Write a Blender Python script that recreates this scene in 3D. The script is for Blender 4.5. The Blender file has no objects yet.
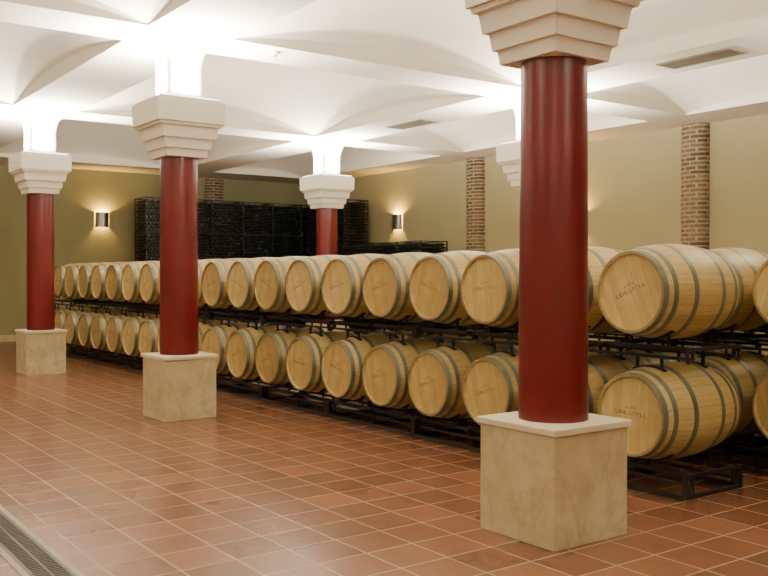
import bpy, bmesh, math, random
from mathutils import Vector, Matrix
random.seed(4)
C = bpy.context.scene.collection
PI = math.pi

# ------------------------------------------------------------------ helpers
def addbox(bm, x0, x1, y0, y1, z0, z1):
    v = [bm.verts.new(p) for p in ((x0,y0,z0),(x1,y0,z0),(x1,y1,z0),(x0,y1,z0),(x0,y0,z1),(x1,y0,z1),(x1,y1,z1),(x0,y1,z1))]
    for f in ((0,3,2,1),(4,5,6,7),(0,1,5,4),(1,2,6,5),(2,3,7,6),(3,0,4,7)):
        bm.faces.new([v[i] for i in f])

def bar(bm, a, b, w, h=None):
    """rectangular bar from a to b"""
    h = h or w
    a = Vector(a); b = Vector(b); d = (b-a).normalized()
    up = Vector((0,0,1)) if abs(d.z) < .95 else Vector((1,0,0))
    s = d.cross(up).normalized(); u = s.cross(d).normalized()
    r = []
    for p in (a, b):
        r.append([bm.verts.new(p + s*w/2*i + u*h/2*j) for i, j in ((-1,-1),(1,-1),(1,1),(-1,1))])
    for i in range(4):
        bm.faces.new((r[0][i], r[0][(i+1)%4], r[1][(i+1)%4], r[1][i]))
    bm.faces.new(r[0][::-1]); bm.faces.new(r[1])

def path_bar(bm, pts, w, h):
    """flat strap following points lying in a plane of constant x (w along x, h normal)"""
    prev = None
    n = len(pts)
    for i, p in enumerate(pts):
        p = Vector(p)
        d = (Vector(pts[min(i+1, n-1)]) - Vector(pts[max(i-1, 0)])).normalized()
        u = Vector((0, -d.z, d.y)); s = Vector((1,0,0))
        r = [bm.verts.new(p + s*w/2*a + u*h/2*b) for a, b in ((-1,-1),(1,-1),(1,1),(-1,1))]
        if prev:
            for k in range(4):
                bm.faces.new((prev[k], prev[(k+1)%4], r[(k+1)%4], r[k]))
        else:
            bm.faces.new(r[::-1])
        prev = r
    bm.faces.new(prev)

def lathe(bm, prof, n=48, axis='Z', closed_ends=(True, True), off=(0,0,0), power=2):
    """prof: list of (axial, radius); power > 2 gives a square with rounded corners"""
    rings = []
    o = Vector(off)
    for a, r in prof:
        ring = []
        for i in range(n):
            t = 2*PI*i/n
            ct, st = math.cos(t), math.sin(t)
            if power != 2:
                q = (abs(ct)**power+abs(st)**power)**(-1/power); ct *= q; st *= q
            if axis == 'Z': p = Vector((r*ct, r*st, a))
            elif axis == 'X': p = Vector((a, r*ct, r*st))
            else: p = Vector((r*st, a, r*ct))
            ring.append(bm.verts.new(p+o))
        rings.append(ring)
    for k in range(len(rings)-1):
        for i in range(n):
            j = (i+1) % n
            bm.faces.new((rings[k][i], rings[k][j], rings[k+1][j], rings[k+1][i]))
    if closed_ends[0]: bm.faces.new(rings[0][::-1])
    if closed_ends[1]: bm.faces.new(rings[-1])
    return rings

def squares(bm, prof, cap=True, c=(0,0)):
    """stack of square sections (z, half)"""
    rings = []
    for z, h in prof:
        rings.append([bm.verts.new((c[0]+h*i, c[1]+h*j, z)) for i, j in ((-1,-1),(1,-1),(1,1),(-1,1))])
    for k in range(len(rings)-1):
        for i in range(4):
            j = (i+1) % 4
            bm.faces.new((rings[k][i], rings[k][j], rings[k+1][j], rings[k+1][i]))
    if cap:
        bm.faces.new(rings[0][::-1]); bm.faces.new(rings[-1])

def obj(name, bm, mat, parent=None, smooth=False, bevel=0, seg=2, loc=None, sharp=35):
    bmesh.ops.recalc_face_normals(bm, faces=bm.faces[:])
    me = bpy.data.meshes.new(name); bm.to_mesh(me); bm.free()
    if smooth:
        for p in me.polygons: p.use_smooth = True
        try: me.set_sharp_from_angle(angle=math.radians(sharp))
        except Exception: pass
    me.materials.append(mat)
    o = bpy.data.objects.new(name, me); C.objects.link(o)
    if parent: o.parent = parent
    if loc: o.location = loc
    if bevel:
        m = o.modifiers.new('bevel', 'BEVEL'); m.width = bevel; m.segments = seg; m.limit_method = 'ANGLE'
    return o

def tag(o, label, cat, group=None):
    o['label'] = label; o['category'] = cat
    if group: o['group'] = group
    return o
def thing(name, label, cat, loc=(0,0,0), group=None):
    o = bpy.data.objects.new(name, None); C.objects.link(o); o.location = loc
    o.empty_display_size = .1
    return tag(o, label, cat, group)
def struct(name, bm, mat, **k):
    o = obj(name, bm, mat, **k); o['kind'] = 'structure'; return o
def copy_tree(o, parent=None):
    c = o.copy(); C.objects.link(c)
    if parent: c.parent = parent
    for ch in list(o.children): copy_tree(ch, c)
    return c
ORD = ['first','second','third','fourth','fifth','sixth','seventh','eighth','ninth','tenth','eleventh','twelfth','thirteenth',
       'fourteenth','fifteenth','sixteenth','seventeenth','eighteenth','nineteenth','twentieth']

# ------------------------------------------------------------------ materials
class NT:
    def __init__(s, name, rough=.5, metal=0, spec=.5):
        s.m = bpy.data.materials.new(name); s.m.use_nodes = True
        s.t = s.m.node_tree; s.b = s.t.nodes['Principled BSDF']
        s.b.inputs['Roughness'].default_value = rough; s.b.inputs['Metallic'].default_value = metal
        s.b.inputs['Specular IOR Level'].default_value = spec
    def n(s, t, **k):
        x = s.t.nodes.new(t)
        for a, b in k.items(): setattr(x, a, b)
        return x
    def l(s, a, b): s.t.links.new(a, b)
    def coord(s): return s.n('ShaderNodeTexCoord').outputs['Object']
    def mapping(s, scale, rot=(0,0,0), src=None):
        m = s.n('ShaderNodeMapping'); m.inputs['Scale'].default_value = scale; m.inputs['Rotation'].default_value = rot
        s.l(src or s.coord(), m.inputs['Vector']); return m.outputs['Vector']
    def noise(s, scale, detail=4, vec=None, rough=.5, dist=0):
        x = s.n('ShaderNodeTexNoise'); x.inputs['Scale'].default_value = scale; x.inputs['Detail'].default_value = detail
        x.inputs['Roughness'].default_value = rough; x.inputs['Distortion'].default_value = dist
        s.l(vec or s.coord(), x.inputs['Vector']); return x.outputs['Fac']
    def ramp(s, fac, stops):
        r = s.n('ShaderNodeValToRGB'); e = r.color_ramp.elements
        while len(e) < len(stops): e.new(.5)
        for i, (p, c) in enumerate(stops):
            e[i].position = p; e[i].color = (*c, 1)
        s.l(fac, r.inputs['Fac']); return r.outputs['Color']
    def math(s, op, a, b=None):
        x = s.n('ShaderNodeMath', operation=op)
        for i, v in enumerate((a, b)):
            if v is None: continue
            if isinstance(v, (int, float)): x.inputs[i].default_value = v
            else: s.l(v, x.inputs[i])
        return x.outputs[0]
    def mix(s, fac, a, b, mode='MIX'):
        x = s.n('ShaderNodeMix', data_type='RGBA', blend_type=mode)
        for i, v in ((0, fac), (6, a), (7, b)):
            if isinstance(v, (int, float)): x.inputs[i].default_value = v
            elif isinstance(v, tuple): x.inputs[i].default_value = (*v, 1)
            else: s.l(v, x.inputs[i])
        return x.outputs[2]
    def color(s, c):
        if isinstance(c, tuple): s.b.inputs['Base Color'].default_value = (*c, 1)
        else: s.l(c, s.b.inputs['Base Color'])
    def bump(s, h, strength=.3, dist=.01):
        x = s.n('ShaderNodeBump'); x.inputs['Strength'].default_value = strength; x.inputs['Distance'].default_value = dist
        s.l(h, x.inputs['Height']); s.l(x.outputs['Normal'], s.b.inputs['Normal'])

def plain(name, col, rough=.5, metal=0, vary=.12, scale=6):
    k = NT(name, rough, metal)
    f = k.noise(scale)
    k.color(k.ramp(f, [(.3, tuple(c*(1-vary) for c in col)), (.7, tuple(min(1, c*(1+vary)) for c in col))]))
    return k.m

# floor tiles
k = NT('terracotta_tiles', .27)
TS = .33
sep = k.n('ShaderNodeSeparateXYZ'); k.l(k.coord(), sep.inputs[0])
ux = k.math('DIVIDE', sep.outputs[0], TS); uy = k.math('DIVIDE', sep.outputs[1], TS)
fx = k.math('FRACT', ux); fy = k.math('FRACT', uy)
dx = k.math('MINIMUM', fx, k.math('SUBTRACT', 1, fx)); dy = k.math('MINIMUM', fy, k.math('SUBTRACT', 1, fy))
d = k.math('MINIMUM', dx, dy)
grout = k.math('LESS_THAN', d, .017)
cmb = k.n('ShaderNodeCombineXYZ'); k.l(k.math('FLOOR', ux), cmb.inputs[0]); k.l(k.math('FLOOR', uy), cmb.inputs[1])
wn = k.n('ShaderNodeTexWhiteNoise'); k.l(cmb.outputs[0], wn.inputs['Vector'])
base = k.ramp(wn.outputs['Value'], [(0, (.145,.058,.030)), (.5, (.188,.078,.042)), (1, (.240,.104,.058))])
ns = k.ramp(k.noise(3, 4), [(.3, (.87,.86,.85)), (.7, (1.07,1.07,1.07))])
tile = k.mix(1.0, base, ns, 'MULTIPLY')
k.color(k.mix(grout, tile, (.42,.28,.19)))
k.bump(k.math('MULTIPLY', k.math('MINIMUM', d, .03), 30), .15, .002)
M_floor = k.m

def plaster(name, c, var=.06, scale=1.2, rough=.85):
    k = NT(name, rough, spec=.25)
    k.color(k.ramp(k.noise(scale, 5), [(.3, tuple(x*(1-var) for x in c)), (.7, tuple(x*(1+var) for x in c))]))
    k.bump(k.noise(60, 4), .12, .004)
    return k.m
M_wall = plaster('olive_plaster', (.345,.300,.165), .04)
M_wallb = plaster('shaded_olive_plaster', (.235,.212,.105), .05)  # back wall plaster, shade of the unlit last bay put into its colour
M_ceil = plaster('white_plaster', (.75,.69,.565), .02, .6)
M_capital = plaster('cream_stone', (.87,.82,.71), .02, 3)
M_cap = plaster('cream_slab_stone', (.76,.69,.53), .05, 4, .5)

k = NT('pedestal_marble', .38)
n1 = k.noise(2.0, 8, rough=.6)
v = k.ramp(n1, [(.30, (.48,.395,.225)), (.5, (.60,.51,.325)), (.65, (.66,.58,.39)), (.8, (.55,.46,.275))])
n2 = k.noise(7, 8, rough=.7)
v = k.mix(1.0, v, k.ramp(n2, [(.35, (.86,.83,.78)), (.55, (1,1,1))]), 'MULTIPLY')
vein = k.noise(1.6, 6, rough=.6, dist=1.0)
v = k.mix(1.0, v, k.ramp(vein, [(.46, (1,1,1)), (.497, (.87,.84,.78)), (.53, (1,1,1))]), 'MULTIPLY')
k.color(v)
M_marble = k.m

k = NT('oxblood_paint', .33)
v = k.mapping((1,1,.5))
k.color(k.ramp(k.noise(4, 5, v, .55), [(.3, (.088,.0009,.0034)), (.7, (.112,.0012,.0040))]))
k.bump(k.noise(25, 4), .03, .003)
M_red = k.m

# brick
k = NT('pilaster_brick', .85, spec=.2)
sep = k.n('ShaderNodeSeparateXYZ'); k.l(k.coord(), sep.inputs[0])
cmb = k.n('ShaderNodeCombineXYZ'); k.l(k.math('ADD', sep.outputs[0], sep.outputs[1]), cmb.inputs[0]); k.l(sep.outputs[2], cmb.inputs[1])
br = k.n('ShaderNodeTexBrick'); k.l(cmb.outputs[0], br.inputs['Vector'])
br.inputs['Scale'].default_value = 1; br.inputs['Brick Width'].default_value = .22; br.inputs['Row Height'].default_value = .078
br.inputs['Mortar Size'].default_value = .014; br.inputs['Bias'].default_value = 0
br.inputs['Color1'].default_value = (.085,.056,.034,1); br.inputs['Color2'].default_value = (.19,.13,.075,1); br.inputs['Mortar'].default_value = (.36,.30,.195,1)
k.color(k.mix(1.0, br.outputs['Color'], k.ramp(k.noise(18, 4), [(.3, (.75,.73,.70)), (.7, (1.1,1.1,1.1))]), 'MULTIPLY'))
k.bump(k.math('SUBTRACT', 1, br.outputs['Fac']), 1.0, .03)
M_brick = k.m

# oak staves (axis X)
k = NT('oak_staves', .38)
sep = k.n('ShaderNodeSeparateXYZ'); k.l(k.coord(), sep.inputs[0])
ang = k.math('MULTIPLY', k.math('ARCTAN2', sep.outputs[1], sep.outputs[2]), 28/(2*PI))
fl = k.math('FLOOR', ang); fr = k.math('FRACT', ang)
wn = k.n('ShaderNodeTexWhiteNoise', noise_dimensions='1D'); k.l(fl, wn.inputs['W'])
base = k.ramp(wn.outputs['Value'], [(0, (.50,.382,.150)), (1, (.65,.512,.230))])
v = k.mapping((2, 30, 30))
g = k.ramp(k.noise(1.5, 6, v), [(.3, (.83,.80,.73)), (.7, (1.05,1.05,1.05))])
c = k.mix(1.0, base, g, 'MULTIPLY')
edge = k.math('LESS_THAN', k.math('MINIMUM', fr, k.math('SUBTRACT', 1, fr)), .024)
c = k.mix(k.math('MULTIPLY', edge, .5), c, (.16,.09,.035))
oi = k.n('ShaderNodeObjectInfo')
c = k.mix(1.0, c, k.ramp(oi.outputs['Random'], [(0, (.70,.64,.53)), (1, (1,1,1))]), 'MULTIPLY')
chime = k.math('GREATER_THAN', k.math('ABSOLUTE', sep.outputs[0]), .4742)
c = k.mix(k.math('MULTIPLY', chime, .6), c, (.13,.08,.035))
k.color(c); M_oak = k.m
# oak head
k = NT('oak_head', .42)
sep = k.n('ShaderNodeSeparateXYZ'); k.l(k.coord(), sep.inputs[0])
u = k.math('DIVIDE', sep.outputs[1], .082); fl = k.math('FLOOR', u); fr = k.math('FRACT', u)
wn = k.n('ShaderNodeTexWhiteNoise', noise_dimensions='1D'); k.l(fl, wn.inputs['W'])
base = k.ramp(wn.outputs['Value'], [(0, (.55,.412,.165)), (1, (.72,.56,.25))])
v = k.mapping((30, 30, 2))
g = k.ramp(k.noise(1.5, 6, v), [(.3, (.85,.82,.76)), (.7, (1.04,1.04,1.04))])
c = k.mix(1.0, base, g, 'MULTIPLY')
stain = k.ramp(k.noise(5, 4), [(.35, (.86,.82,.73)), (.6, (1,1,1))])
c = k.mix(1.0, c, stain, 'MULTIPLY')
edge = k.math('LESS_THAN', k.math('MINIMUM', fr, k.math('SUBTRACT', 1, fr)), .02)
c = k.mix(k.math('MULTIPLY', edge, .4), c, (.22,.14,.06))
oi = k.n('ShaderNodeObjectInfo')
c = k.mix(1.0, c, k.ramp(oi.outputs['Random'], [(0, (.68,.62,.50)), (1, (1,1,1))]), 'MULTIPLY')
k.color(c); M_head = k.m
M_hoop = plain('galvanised_steel', (.165,.18,.145), .4, .5)
M_stamp = plain('burnt_stamp', (.16,.082,.035), .7)
M_steel = plain('dark_painted_steel', (.006,.004,.003), .75, .1)
M_black = plain('black_wire', (.004,.006,.005), .6, .1)
M_glass = plain('dark_bottle_glass', (.004,.009,.006), .3)
M_grate = plain('drain_grate_steel', (.09,.08,.06), .45, .7)
M_frame = plain('drain_frame_steel', (.36,.32,.24), .4, .6)
M_vent = plain('vent_metal', (.26,.22,.15), .6)
M_ventdark = plain('vent_dark', (.06,.05,.04), .8)
M_sconce = plain('brushed_metal', (.22,.21,.19), .35, .8)
M_base = plain('baseboard_tile', (.45,.35,.2), .5)
M_plastic = plain('white_plastic', (.7,.68,.62), .5)
def emit(name, col, s):
    k = NT(name); k.color(col)
    k.b.inputs['Emission Color'].default_value = (*col, 1); k.b.inputs['Emission Strength'].default_value = s
    nz = k.noise(3); k.l(k.math('ADD', k.math('MULTIPLY', nz, .05), .4), k.b.inputs['Roughness'])
    return k.m
M_lens = emit('lit_lens', (1,.95,.86), 20)
M_bulb = emit('lit_bulb', (1,.72,.28), 40)

# ------------------------------------------------------------------ room
XL, XR, YF, YB, ZC = -4.2, 13.9, -4.0, 23.0, 4.25
ZT = 3.52     # top of the capitals
bm = bmesh.new(); addbox(bm, XL-.2, XR+.2, YF-.2, YB+.2, -.1, 0); struct('floor', bm, M_floor)
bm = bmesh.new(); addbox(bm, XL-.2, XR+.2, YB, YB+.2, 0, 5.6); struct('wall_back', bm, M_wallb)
bm = bmesh.new(); addbox(bm, XR, XR+.2, YF-.2, YB, 0, 5.6); struct('wall_right', bm, M_wall)
bm = bmesh.new(); addbox(bm, XL-.2, XL, YF-.2, YB, 0, 5.6); struct('wall_left', bm, M_wall)
bm = bmesh.new(); addbox(bm, XL, XR, YF-.2, YF, 0, 5.6); struct('wall_front', bm, M_wall)
bm = bmesh.new(); addbox(bm, XL, XR, YB-.02, YB, 0, .16); struct('baseboard_back', bm, M_base)
bm = bmesh.new(); addbox(bm, XR-.02, XR, YF, YB-.02, 0, .16); struct('baseboard_right', bm, M_base)

COLX = [4.15, 9.66]; COLY = [4.0, 9.72, 15.33]
GX = [-6.8, -1.35, 4.15, 9.66, 13.4]; GY = [-7.3, -1.7, 4.0, 9.72, 15.33, 22.0]
def axis_pts(G, lo, hi, BH):
    out = []
    for a, b in zip(G[:-1], G[1:]):
        c0, c1 = a+BH, b-BH
        out.append((c0-.004, None))
        n = 48
        for i in range(n+1):
            t = .5-.5*math.cos(PI*i/n)
            out.append((c0+(c1-c0)*t, 2*t-1))
        out.append((c1+.004, None))
    res = []
    for p, u in out:
        p2 = min(max(p, lo), hi)
        if res and abs(res[-1][0]-p2) < 1e-6: continue
        res.append((p2, u))
    if res[-1][0] < hi: res.append((hi, None))
    return res
ax = axis_pts(GX, XL, XR, .50); ay = axis_pts(GY, YF, YB, .38)
bm = bmesh.new(); grid = []
for x, u in ax:
    row = []
    for y, v in ay:
        if u is None or v is None: z = ZC
        else:
            a, b = 1-u*u, 1-v*v
            # wide flat arch bands; between them one broad smooth vault per bay
            z = ZC + .02 + .16*(a+b-a*b) + .74*(max(0, a*b))**.75
        row.append(bm.verts.new((x, y, z)))
    grid.append(row)
for i in range(len(grid)-1):
    for j in range(len(grid[0])-1):
        bm.faces.new((grid[i][j], grid[i+1][j], grid[i+1][j+1], grid[i][j+1]))
struct('ceiling', bm, M_ceil, smooth=True, sharp=60)

# piers between capitals and ceiling beams
def colpos(i, j):
    if (i, j) == (0, 0): return 4.175, 3.985
    if (i, j) == (1, 1): return 9.72, 9.68
    return COLX[i], COLY[j]
n = 0
for i in range(2):
    for j in range(3):
        if (i, j) == (1, 0): continue
        n += 1
        x, y = colpos(i, j)
        bm = bmesh.new()
        pr = [(ZT, .215), (3.85, .215)]
        for q in range(1, 13):
            a = q/12*PI/2
            pr.append((3.85+.402*math.sin(a), .215+.19*(1-math.cos(a))))
        lathe(bm, pr, 64, 'Z', off=(x, y, 0), power=5)
        struct('trim_%d' % n, bm, M_ceil, smooth=True, sharp=70)
# half-round brick pilasters
def half_round(cx, cy, w, dpt, side):
    bm = bmesh.new(); rings = []
    N = 20
    for z in (0, ZC+.002):
        r = []
        for q in range(N+1):
            a = PI*q/N; s = w*math.cos(a); o = dpt*math.sin(a)**.7 if 0 < q < N else 0
            r.append(bm.verts.new((cx-o, cy+s, z) if side == 'R' else (cx+s, cy-o, z)))
        rings.append(r)
    for q in range(N): bm.faces.new((rings[0][q], rings[0][q+1], rings[1][q+1], rings[1][q]))
    bm.faces.new((rings[0][0], rings[0][-1], rings[1][-1], rings[1][0]))
    bm.faces.new(rings[0]); bm.faces.new(rings[1])
    return bm
for (cx, cy, side) in ((XR, 9.84, 'R'), (XR, 15.64, 'R'), (XR, 21.15, 'R'), (10.83, YB, 'B')):
    n += 1
    struct('trim_%d' % n, half_round(cx, cy, .265, .2, side), M_brick, smooth=True, sharp=50)

# ------------------------------------------------------------------ columns
def make_column():
    t = thing('column', '', 'column')
    p = bmesh.new(); addbox(p, -.31, .31, -.31, .31, 0, .662)
    obj('pedestal', p, M_marble, t, bevel=.005)
    p = bmesh.new(); squares(p, [(.662,.313),(.670,.326),(.703,.328),(.708,.325)])
    obj('pedestal_cap', p, M_cap, t, bevel=.002, seg=1)
    p = bmesh.new()
    lathe(p, [(.708,.216),(.76,.215),(1.2,.214),(1.8,.211),(2.4,.207),(2.912,.204)], 64)
    obj('shaft', p, M_red, t, smooth=True)
    p = bmesh.new()
    squares(p, [(2.912,.236),(3.0,.248),(3.0,.270),(3.11,.286),(3.11,.314),(3.24,.334),
                (3.24,.362),(3.275,.368),(3.275,.390),(ZT,.395)])
    obj('capital', p, M_capital, t, bevel=.0015, seg=1)
    return t
def make_uplight():
    t = thing('uplight', '', 'light')
    p = bmesh.new()
    r0 = .25; r1 = .36
    for a in (-1, 1):
        addbox(p, min(a*r0,a*r1), max(a*r0,a*r1), -r1, r1, 0, .03)
        addbox(p, -r0, r0, min(a*r0,a*r1), max(a*r0,a*r1), 0, .03)
    obj('housing', p, M_plastic, t)
    p = bmesh.new()
    r0 = .265; r1 = .345
    for a in (-1, 1):
        addbox(p, min(a*r0,a*r1), max(a*r0,a*r1), -r1, r1, .03, .036)
        addbox(p, -r0, r0, min(a*r0,a*r1), max(a*r0,a*r1), .03, .036)
    obj('lens', p, M_lens, t)
    return t
def lamp(kind, loc, energy, col, size=.1, aim=None, name='lamp'):
    L = bpy.data.lights.new(name, kind); L.energy = energy; L.color = col
    if kind == 'AREA': L.shape = 'DISK'; L.size = size
    else: L.shadow_soft_size = size
    o = bpy.data.objects.new(name, L); C.objects.link(o); o.location = loc
    if aim: o.rotation_euler = Vector(aim).to_track_quat('-Z', 'Y').to_euler()
    return o
UP = (1, .95, .83)
UE = 225
def up_lamps(x, y, e, pier=True):
    if not pier:
        lamp('AREA', (x, y, ZT+.07), e*4, UP, .3, (0, 0, 1), 'uplight_lamp'); return
    for a, b in ((1,0),(-1,0),(0,1),(0,-1)):
        lamp('AREA', (x+.34*a, y+.34*b, ZT+.055), e, UP, .10, (a*.22, b*.22, 1), 'uplight_lamp')
names = {(0,0): 'red column nearest the camera on a cream marble pedestal, in front of the barrels',
         (0,1): 'red column in the middle of the row standing on the tiled floor before the barrels',
         (0,2): 'red column farthest left, at the far end of the barrel rows',
         (1,1): 'column mostly hidden behind the nearest red column, only its cream capital showing',
         (1,2): 'red column rising behind the barrels in front of the black bottle cages'}
unames = {(0,0): 'uplight on top of the nearest red column', (0,1): 'uplight on top of the middle red column',
          (0,2): 'uplight on top of the farthest left red column', (1,1): 'uplight on the capital half hidden behind the nearest column',
          (1,2): 'uplight on the column that rises behind the barrels'}
c0 = make_column(); u0 = make_uplight(); first = True
for (i, j), lab in names.items():
    o = c0 if first else copy_tree(c0)
    u = u0 if first else copy_tree(u0)
    first = False
    px, py = colpos(i, j)
    o.location = (px, py, 0); tag(o, lab, 'column', 'red columns')
    u.location = (px, py, ZT); tag(u, unames[(i,j)], 'light', 'uplights on the capitals')
    up_lamps(px, py, UE)
for ch in c0.children:
    if ch.name.startswith('pedestal'): ch.scale = (1.03, 1.03, 1)
for x, y in ((9.66,4.0),(4.15,-1.7),(-1.35,-1.7),(-1.35,4.0),(-1.35,9.72),(-1.35,15.33)):
    up_lamps(x, y, UE*(.34 if y > 3.9 else .40), False)

# ------------------------------------------------------------------ barrels
RB, RH, LB = .362, .298, .95
def rad(x): return RH + (RB-RH)*(1-(x/(LB/2))**2)
def make_barrel():
    t = thing('barrel', '', 'barrel')
    bm = bmesh.new()
    N = 24; prof = []
    prof.append((-LB/2+.03, RH-.028)); prof.append((-LB/2, RH-.018))
    for i in range(N+1):
        x = -LB/2 + LB*i/N; prof.append((x, rad(x)))
    prof.append((LB/2, RH-.018)); prof.append((LB/2-.03, RH-.028))
    lathe(bm, prof, 56, 'X', (False, False))
    obj('body', bm, M_oak, t, smooth=True, loc=(0,0,RB))
    for s in (-1, 1):
        bm = bmesh.new()
        e = s*(LB/2-.025)
        lathe(bm, [(e-.008, RH-.024), (e+.008, RH-.024)], 56, 'X')
        obj('head', bm, M_head, t, loc=(0,0,RB))
    for x0, w in ((-.451,.044),(-.362,.040),(-.165,.045),(.165,.045),(.362,.040),(.451,.044)):
        bm = bmesh.new()
        a, b = x0-w/2, x0+w/2
        lathe(bm, [(a, rad(a)-.003), (a, rad(a)+.003), (b, rad(b)+.003), (b, rad(b)-.003)], 56, 'X', (False, False))
        obj('hoop', bm, M_hoop, t, smooth=True, loc=(0,0,RB))
    # burnt marks on the head (letters too faint to read in the photograph)
    bm = bmesh.new(); X = -LB/2+.025-.0085
    rnd = random.Random(8)
    def strokes(cy, cz, s, kind):
        def q(y0, z0, y1, z1):
            a, b = -(cy+y0*s), -(cy+y1*s)
            addbox(bm, X-.001, X+.0005, min(a,b), max(a,b), cz+min(z0,z1)*s, cz+max(z0,z1)*s)
        q(-.4,-.5,-.22,.5)
        if kind in (0, 2): q(-.22,.34,.35,.5)
        if kind in (1, 2): q(-.22,-.5,.35,-.34)
        if kind in (2, 3): q(-.22,-.08,.25,.08)
        if kind in (3, 4): q(.25,-.5,.42,.5)
        if kind == 4: q(-.22,.34,.25,.5)
    for i in range(9): strokes(-.128+.032*i, .012, .028, rnd.randrange(5))
    for i in range(5): strokes(-.04+.020*i, .055, .015, rnd.randrange(5))
    obj('head_stamp', bm, M_stamp, t, loc=(0,0,RB))
    return t
PITCH = .792; Y0 = 4.345; NB = 19
XH1 = 5.35; XC1 = XH1+LB/2
XC2 = 6.58+LB/2; Y02 = 3.84
XC3 = 7.75+LB/2
CL, CU = .573, 1.475
ZL, ZU = CL-RB, CU-RB
b0 = make_barrel(); first = True
def place_barrel(x, y, z, label, group):
    global first
    o = b0 if first else copy_tree(b0)
    first = False
    o.location = (x, y, z); tag(o, label, 'barrel', group)
    roll = random.uniform(-.5, .5)
    for ch in o.children: ch.rotation_euler = (roll, 0, 0)
for tier, z in (('upper', ZU), ('lower', ZL)):
    for i in range(NB):
        if i == 0: lab = 'oak wine barrel nearest the camera in the %s tier, right of the nearest red column' % tier
        elif i == NB-1: lab = 'oak wine barrel at the far left end of the %s tier' % tier
        elif i == 1: lab = 'oak wine barrel of the %s tier mostly hidden behind the nearest red column' % tier
        else: lab = 'oak wine barrel, %s from the near end of the %s front tier' % (ORD[i], tier)
        place_barrel(XC1+random.uniform(-.012,.012), Y0+PITCH*i, z, lab, 'barrels in the %s tier' % tier)
    for i in range(8):
        lab = ('oak wine barrel cut off by the right edge, %s tier of the second row' % tier) if i == 0 else \
              ('oak wine barrel of the second row, %s tier, %s from its near end' % (tier, ORD[i]))
        place_barrel(XC2, Y02+PITCH*i, z, lab, 'barrels of the second row')
    for i in range(4):
        place_barrel(XC3, Y02+PITCH*i, z, 'oak wine barrel of the rearmost row, %s tier, %s from its near end' % (tier, ORD[i]), 'barrels of the rearmost row')

# ------------------------------------------------------------------ racks
def arc_pts(x, yc, zc, r, a0, a1, n=12):
    return [(x, yc+r*math.sin(a0+(a1-a0)*i/n), zc+r*math.cos(a0+(a1-a0)*i/n)) for i in range(n+1)]
RZ = .902                      # base of the upper rack; barrel centre sits CL above either rack base
RA = rad(.25)+.006
def make_rack(floor):
    t = thing('barrel_rack', '', 'rack')
    E = PITCH - .02
    bm = bmesh.new()
    for x in (-.25, .25):
        bar(bm, (x, -E, .165), (x, E, .165), .035, .028)
        bar(bm, (x, -E, .095), (x, E, .095), .028, .022)
        for y in (-E, 0, E): bar(bm, (x, y, .09 if not floor else .02), (x, y, .165), .022)
    for y in (-E, 0, E):
        bar(bm, (-.33, y, .165), (.33, y, .165), .025, .026)
        if floor: bar(bm, (-.34, y, .02), (.34, y, .02), .028, .028)
    if floor:
        for x in (-.34, .34): bar(bm, (x, -E, .02), (x, E, .02), .028, .03)
    obj('frame', bm, M_steel, t)
    for y in (-PITCH/2, PITCH/2):
        for x in (-.25, .25):
            bm = bmesh.new()
            path_bar(bm, arc_pts(x, y, CL, RA, PI-.62, PI+.62), .05, .010)
            for s in (-1, 1): bar(bm, (x, y+s*.17, .165), (x, y+s*.172, .270), .018)
            obj('saddle', bm, M_steel, t)
            if not floor:
                bm = bmesh.new()
                path_bar(bm, arc_pts(x, y, CL-RZ, RA, -.42, .42), .045, .010)
                for s in (-1, 1): bar(bm, (x, y+s*.11, .005), (x, y+s*.11, .095), .018)
                obj('lower_saddle', bm, M_steel, t)
    for sx in (-1, 1):
        for sy in (-1, 1):
            bm = bmesh.new()
            if floor:
                bar(bm, (sx*.33, sy*E, .02), (sx*.33, sy*E, .175), .028)
                bar(bm, (sx*.33, sy*E, .15), (sx*.26, sy*E, .03), .016)
            else:
                bar(bm, (sx*.32, sy*E, .175), (sx*.31, sy*E, .07), .020)
                bar(bm, (sx*.31, sy*E, .07), (sx*.25, sy*E, .095), .016)
            obj('leg', bm, M_steel, t)
    return t
for floor, z, tn in ((True, 0, 'dark steel floor rack'), (False, RZ, 'dark steel rack between the barrel tiers')):
    r0 = make_rack(floor); fr_ = True
    for row, (xc, yy, cnt) in enumerate(((XC1, Y0, 10), (XC2, Y02, 4), (XC3, Y02, 2))):
        for i in range(cnt):
            o = r0 if fr_ else copy_tree(r0)
            fr_ = False
            o.location = (xc, yy+PITCH*(2*i+.5), z)
            lab = '%s, %s from the near end of the %s row' % (tn, ORD[i], ('front', 'second', 'rearmost')[row])
            tag(o, lab, 'rack', 'barrel racks')

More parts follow.
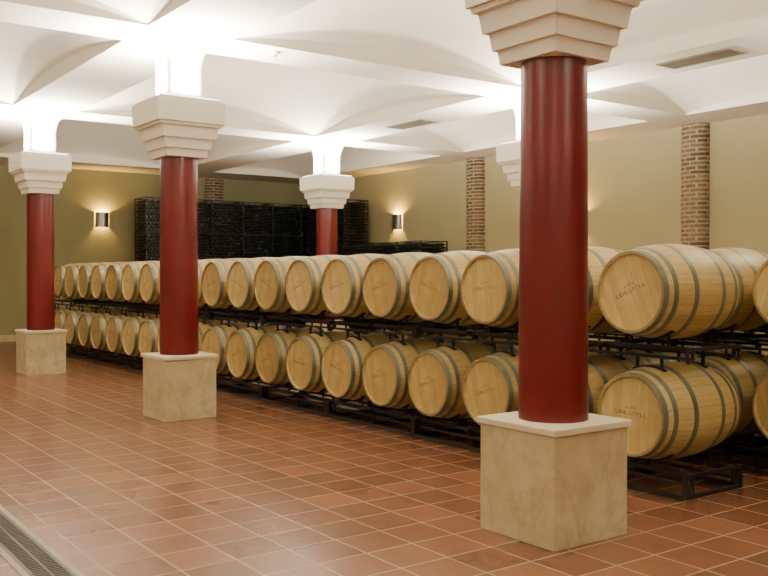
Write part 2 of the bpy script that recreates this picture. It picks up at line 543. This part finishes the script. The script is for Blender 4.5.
# ------------------------------------------------------------------ bottle cages
CW, CD, CH = .9, .8, .89
def make_cage():
    t = thing('bottle_cage', '', 'cage')
    bm = bmesh.new(); w = CW/2-.002; d = CD/2-.01
    for x in (-w+.012, w-.012):
        for y in (-d+.012, d-.012): bar(bm, (x, y, 0), (x, y, CH-.002), .022)
    for z in (.03, CH-.015):
        for y in (-d+.012, d-.012): bar(bm, (-w, y, z), (w, y, z), .026)
        for x in (-w+.012, w-.012): bar(bm, (x, -d, z), (x, d, z), .026)
    obj('frame', bm, M_black, t)
    bm = bmesh.new()
    for i in range(1, 11):
        z = .03+(CH-.045)*i/11
        for y in (-d+.012, d-.012): bar(bm, (-w, y, z), (w, y, z), .014)
        for x in (-w+.012, w-.012): bar(bm, (x, -d, z), (x, d, z), .014)
    for i in range(1, 5):
        x = -w+2*w*i/5
        bar(bm, (x, -d+.012, .03), (x, -d+.012, CH-.02), .006); bar(bm, (x, d-.012, .03), (x, d-.012, CH-.02), .006)
        bar(bm, (x, -d, .04), (x, d, .04), .009)
    obj('wire_mesh', bm, M_black, t)
    bm = bmesh.new()
    for r in range(10):
        for c in range(9):
            x = -w+.055+c*.093+(.045 if r % 2 else 0)
            if x > w-.045: continue
            z = .05+.037+r*.079
            for s in (-1, 1):
                lathe(bm, [(s*.345, .036), (s*.345-s*.19, .038), (s*.345-s*.24, .014), (s*.345-s*.31, .013)], 8, 'Y', off=(x, 0, z))
    b = obj('bottles', bm, M_glass, t, smooth=True); b['kind'] = 'stuff'
    return t
cg = make_cage(); fr_ = True
LV = ['lowest', 'second from below', 'third from below', 'topmost']
def cage(x, y, z, rz, lab, sc=1):
    global fr_
    o = cg if fr_ else copy_tree(cg)
    fr_ = False
    o.location = (x, y, z); o.rotation_euler = (0,0,rz); o.scale = (1,1,sc)
    tag(o, lab, 'cage', 'black bottle cages')
for i in range(6):
    for l in range(4):
        cage(8.5+CW/2+i*CW, 22.35, l*CH, 0, 'black bottle cage, %s, %s stack from left on back wall' % (LV[l], ORD[i]))
for i in range(2):
    for l in range(4):
        cage(13.28, 21.2-CW/2-i*CW+.25, l*CH, PI/2, 'tall-stacked black bottle cage, %s, %s stack from corner on right wall' % (LV[l], ORD[i]))
for i in range(3):
    for l in range(3):
        cage(12.9, 15.9+.5+i*.95, l*.79, PI/2, 'black bottle cage in low stacks under right wall sconce, %s, %s stack from right' % (('lowest','middle','topmost')[l], ORD[i]), .79/CH)

# ------------------------------------------------------------------ sconces
def make_sconce():
    t = thing('wall_sconce', '', 'lamp')   # local: wall plane at y=0, lamp toward -y
    bm = bmesh.new(); addbox(bm, -.06, .06, -.02, 0, -.1, .1); addbox(bm, -.015, .015, -.08, -.02, -.02, .02)
    obj('bracket', bm, M_sconce, t)
    bm = bmesh.new(); n_ = 20; R = .17; inn = []; out = []
    for i in range(n_+1):
        a = PI*i/n_
        for lst, r in ((out, R), (inn, R-.006)):
            lst.append([bm.verts.new((r*math.cos(a), -.012-r*.75*math.sin(a), z)) for z in (-.19, .19)])
    for i in range(n_):
        for lst in (out, inn): bm.faces.new((lst[i][0], lst[i+1][0], lst[i+1][1], lst[i][1]))
        for e in (0, 1): bm.faces.new((out[i][e], out[i+1][e], inn[i+1][e], inn[i][e]))
    obj('shade', bm, M_sconce, t, smooth=True)
    bm = bmesh.new(); bmesh.ops.create_uvsphere(bm, u_segments=16, v_segments=10, radius=.045)
    o = obj('bulb', bm, M_bulb, t, smooth=True, loc=(0,-.08,.06))
    return t
s0 = make_sconce(); fr_ = True
for (x, y, z, rz, lab) in ((7.74, YB, 3.0, 0, 'curved metal wall sconce on the left, beside the bottle cages on the back wall'),
                           (XR, 18.65, 2.95, -PI/2, 'curved metal wall sconce on the right wall, above the low bottle cages'),
                           (XR, 12.56, 2.66, -PI/2, 'wall sconce on the right wall hidden by the nearest red column, only its glow showing')):
    o = s0 if fr_ else copy_tree(s0)
    fr_ = False
    o.location = (x, y, z); o.rotation_euler = (0,0,rz); tag(o, lab, 'lamp', 'wall sconces')
    dx, dy = (0, -.085) if rz == 0 else (-.085, 0)
    lamp('POINT', (x+dx, y+dy, z+.13), 95, (1,.60,.13), .03, name='sconce_lamp')
    lamp('POINT', (x+dx, y+dy, z-.05), 50, (1,.60,.13), .03, name='sconce_lamp')

# ------------------------------------------------------------------ vents, detector, drain
def make_vent():
    t = thing('ceiling_vent', '', 'vent')
    bm = bmesh.new(); a, b = .19, .52
    for s in (-1, 1):
        addbox(bm, min(s*a, s*(a-.03)), max(s*a, s*(a-.03)), -b, b, -.016, 0)
        addbox(bm, -a+.03, a-.03, min(s*b, s*(b-.03)), max(s*b, s*(b-.03)), -.016, 0)
    obj('frame', bm, M_vent, t)
    bm = bmesh.new(); addbox(bm, -a+.03, a-.03, -b+.03, b-.03, -.003, 0); obj('backing', bm, M_ventdark, t)
    for i in range(9):
        bm = bmesh.new(); x = -a+.05+i*.035
        bar(bm, (x, -b+.03, -.009), (x, b-.03, -.009), .012, .008)
        obj('slat', bm, M_vent, t)
    return t
v0 = make_vent(); v0.location = (9.68, 6.8, ZC)
tag(v0, 'larger rectangular air vent in the ceiling at the upper right', 'vent', 'ceiling vents')
v1 = copy_tree(v0); v1.location = (9.78, 12.72, ZC)
tag(v1, 'smaller looking air vent in the ceiling near the middle, between two capitals', 'vent', 'ceiling vents')
t = thing('smoke_detector', 'small round detector on the ceiling beam right of the middle column capital', 'detector', (5.3, 9.55, ZC))
bm = bmesh.new(); lathe(bm, [(-.045,.03),(-.04,.05),(-.012,.06),(0,.062)], 24); obj('body', bm, M_plastic, t, smooth=True)
bm = bmesh.new(); lathe(bm, [(-.06,.012),(-.045,.018)], 16); obj('sensor', bm, M_ventdark, t, smooth=True)

bm = bmesh.new()
addbox(bm, 1.255, 1.29, 2, 10, .0, .006); addbox(bm, 1.49, 1.525, 2, 10, 0, .006)
struct('trim_%d' % (n+1), bm, M_frame)
t = None
def make_grate():
    t = thing('drain_grate', '', 'drain grate')
    bm = bmesh.new()
    addbox(bm, -.1, -.08, -.498, .498, .001, .008); addbox(bm, .08, .1, -.498, .498, .001, .008)
    for i in range(34):
        y = -.485+i*.0294
        addbox(bm, -.08, .08, y-.006, y+.006, .002, .007)
    addbox(bm, -.006, .006, -.498, .498, .001, .0075)
    obj('grating', bm, M_grate, t)
    bm = bmesh.new(); addbox(bm, -.08, .08, -.498, .498, .0005, .0015); obj('channel', bm, M_ventdark, t)
    return t
g0 = make_grate()
for i, lab in enumerate(('steel slotted drain grate at the bottom left corner, nearest panel', 'steel slotted drain grate panel, second one along the floor channel',
                         'steel slotted drain grate panel at the left edge, third along the floor channel')):
    g = g0 if i == 0 else copy_tree(g0)
    g.location = (1.39, 4.5+i, 0); tag(g, lab, 'drain grate', 'drain grates')

# ------------------------------------------------------------------ world + camera
w = bpy.data.worlds.new('world'); bpy.context.scene.world = w; w.use_nodes = True
w.node_tree.nodes['Background'].inputs[0].default_value = (1,.93,.82,1); w.node_tree.nodes['Background'].inputs[1].default_value = .3
cam = bpy.data.cameras.new('camera'); co = bpy.data.objects.new('camera', cam); C.objects.link(co)
cam.sensor_width = 36; cam.lens = 911/768*36; cam.clip_end = 100
co.location = (0,0,1.6); co.rotation_euler = (math.radians(90-.82), 0, math.radians(-35.8))
bpy.context.scene.camera = co
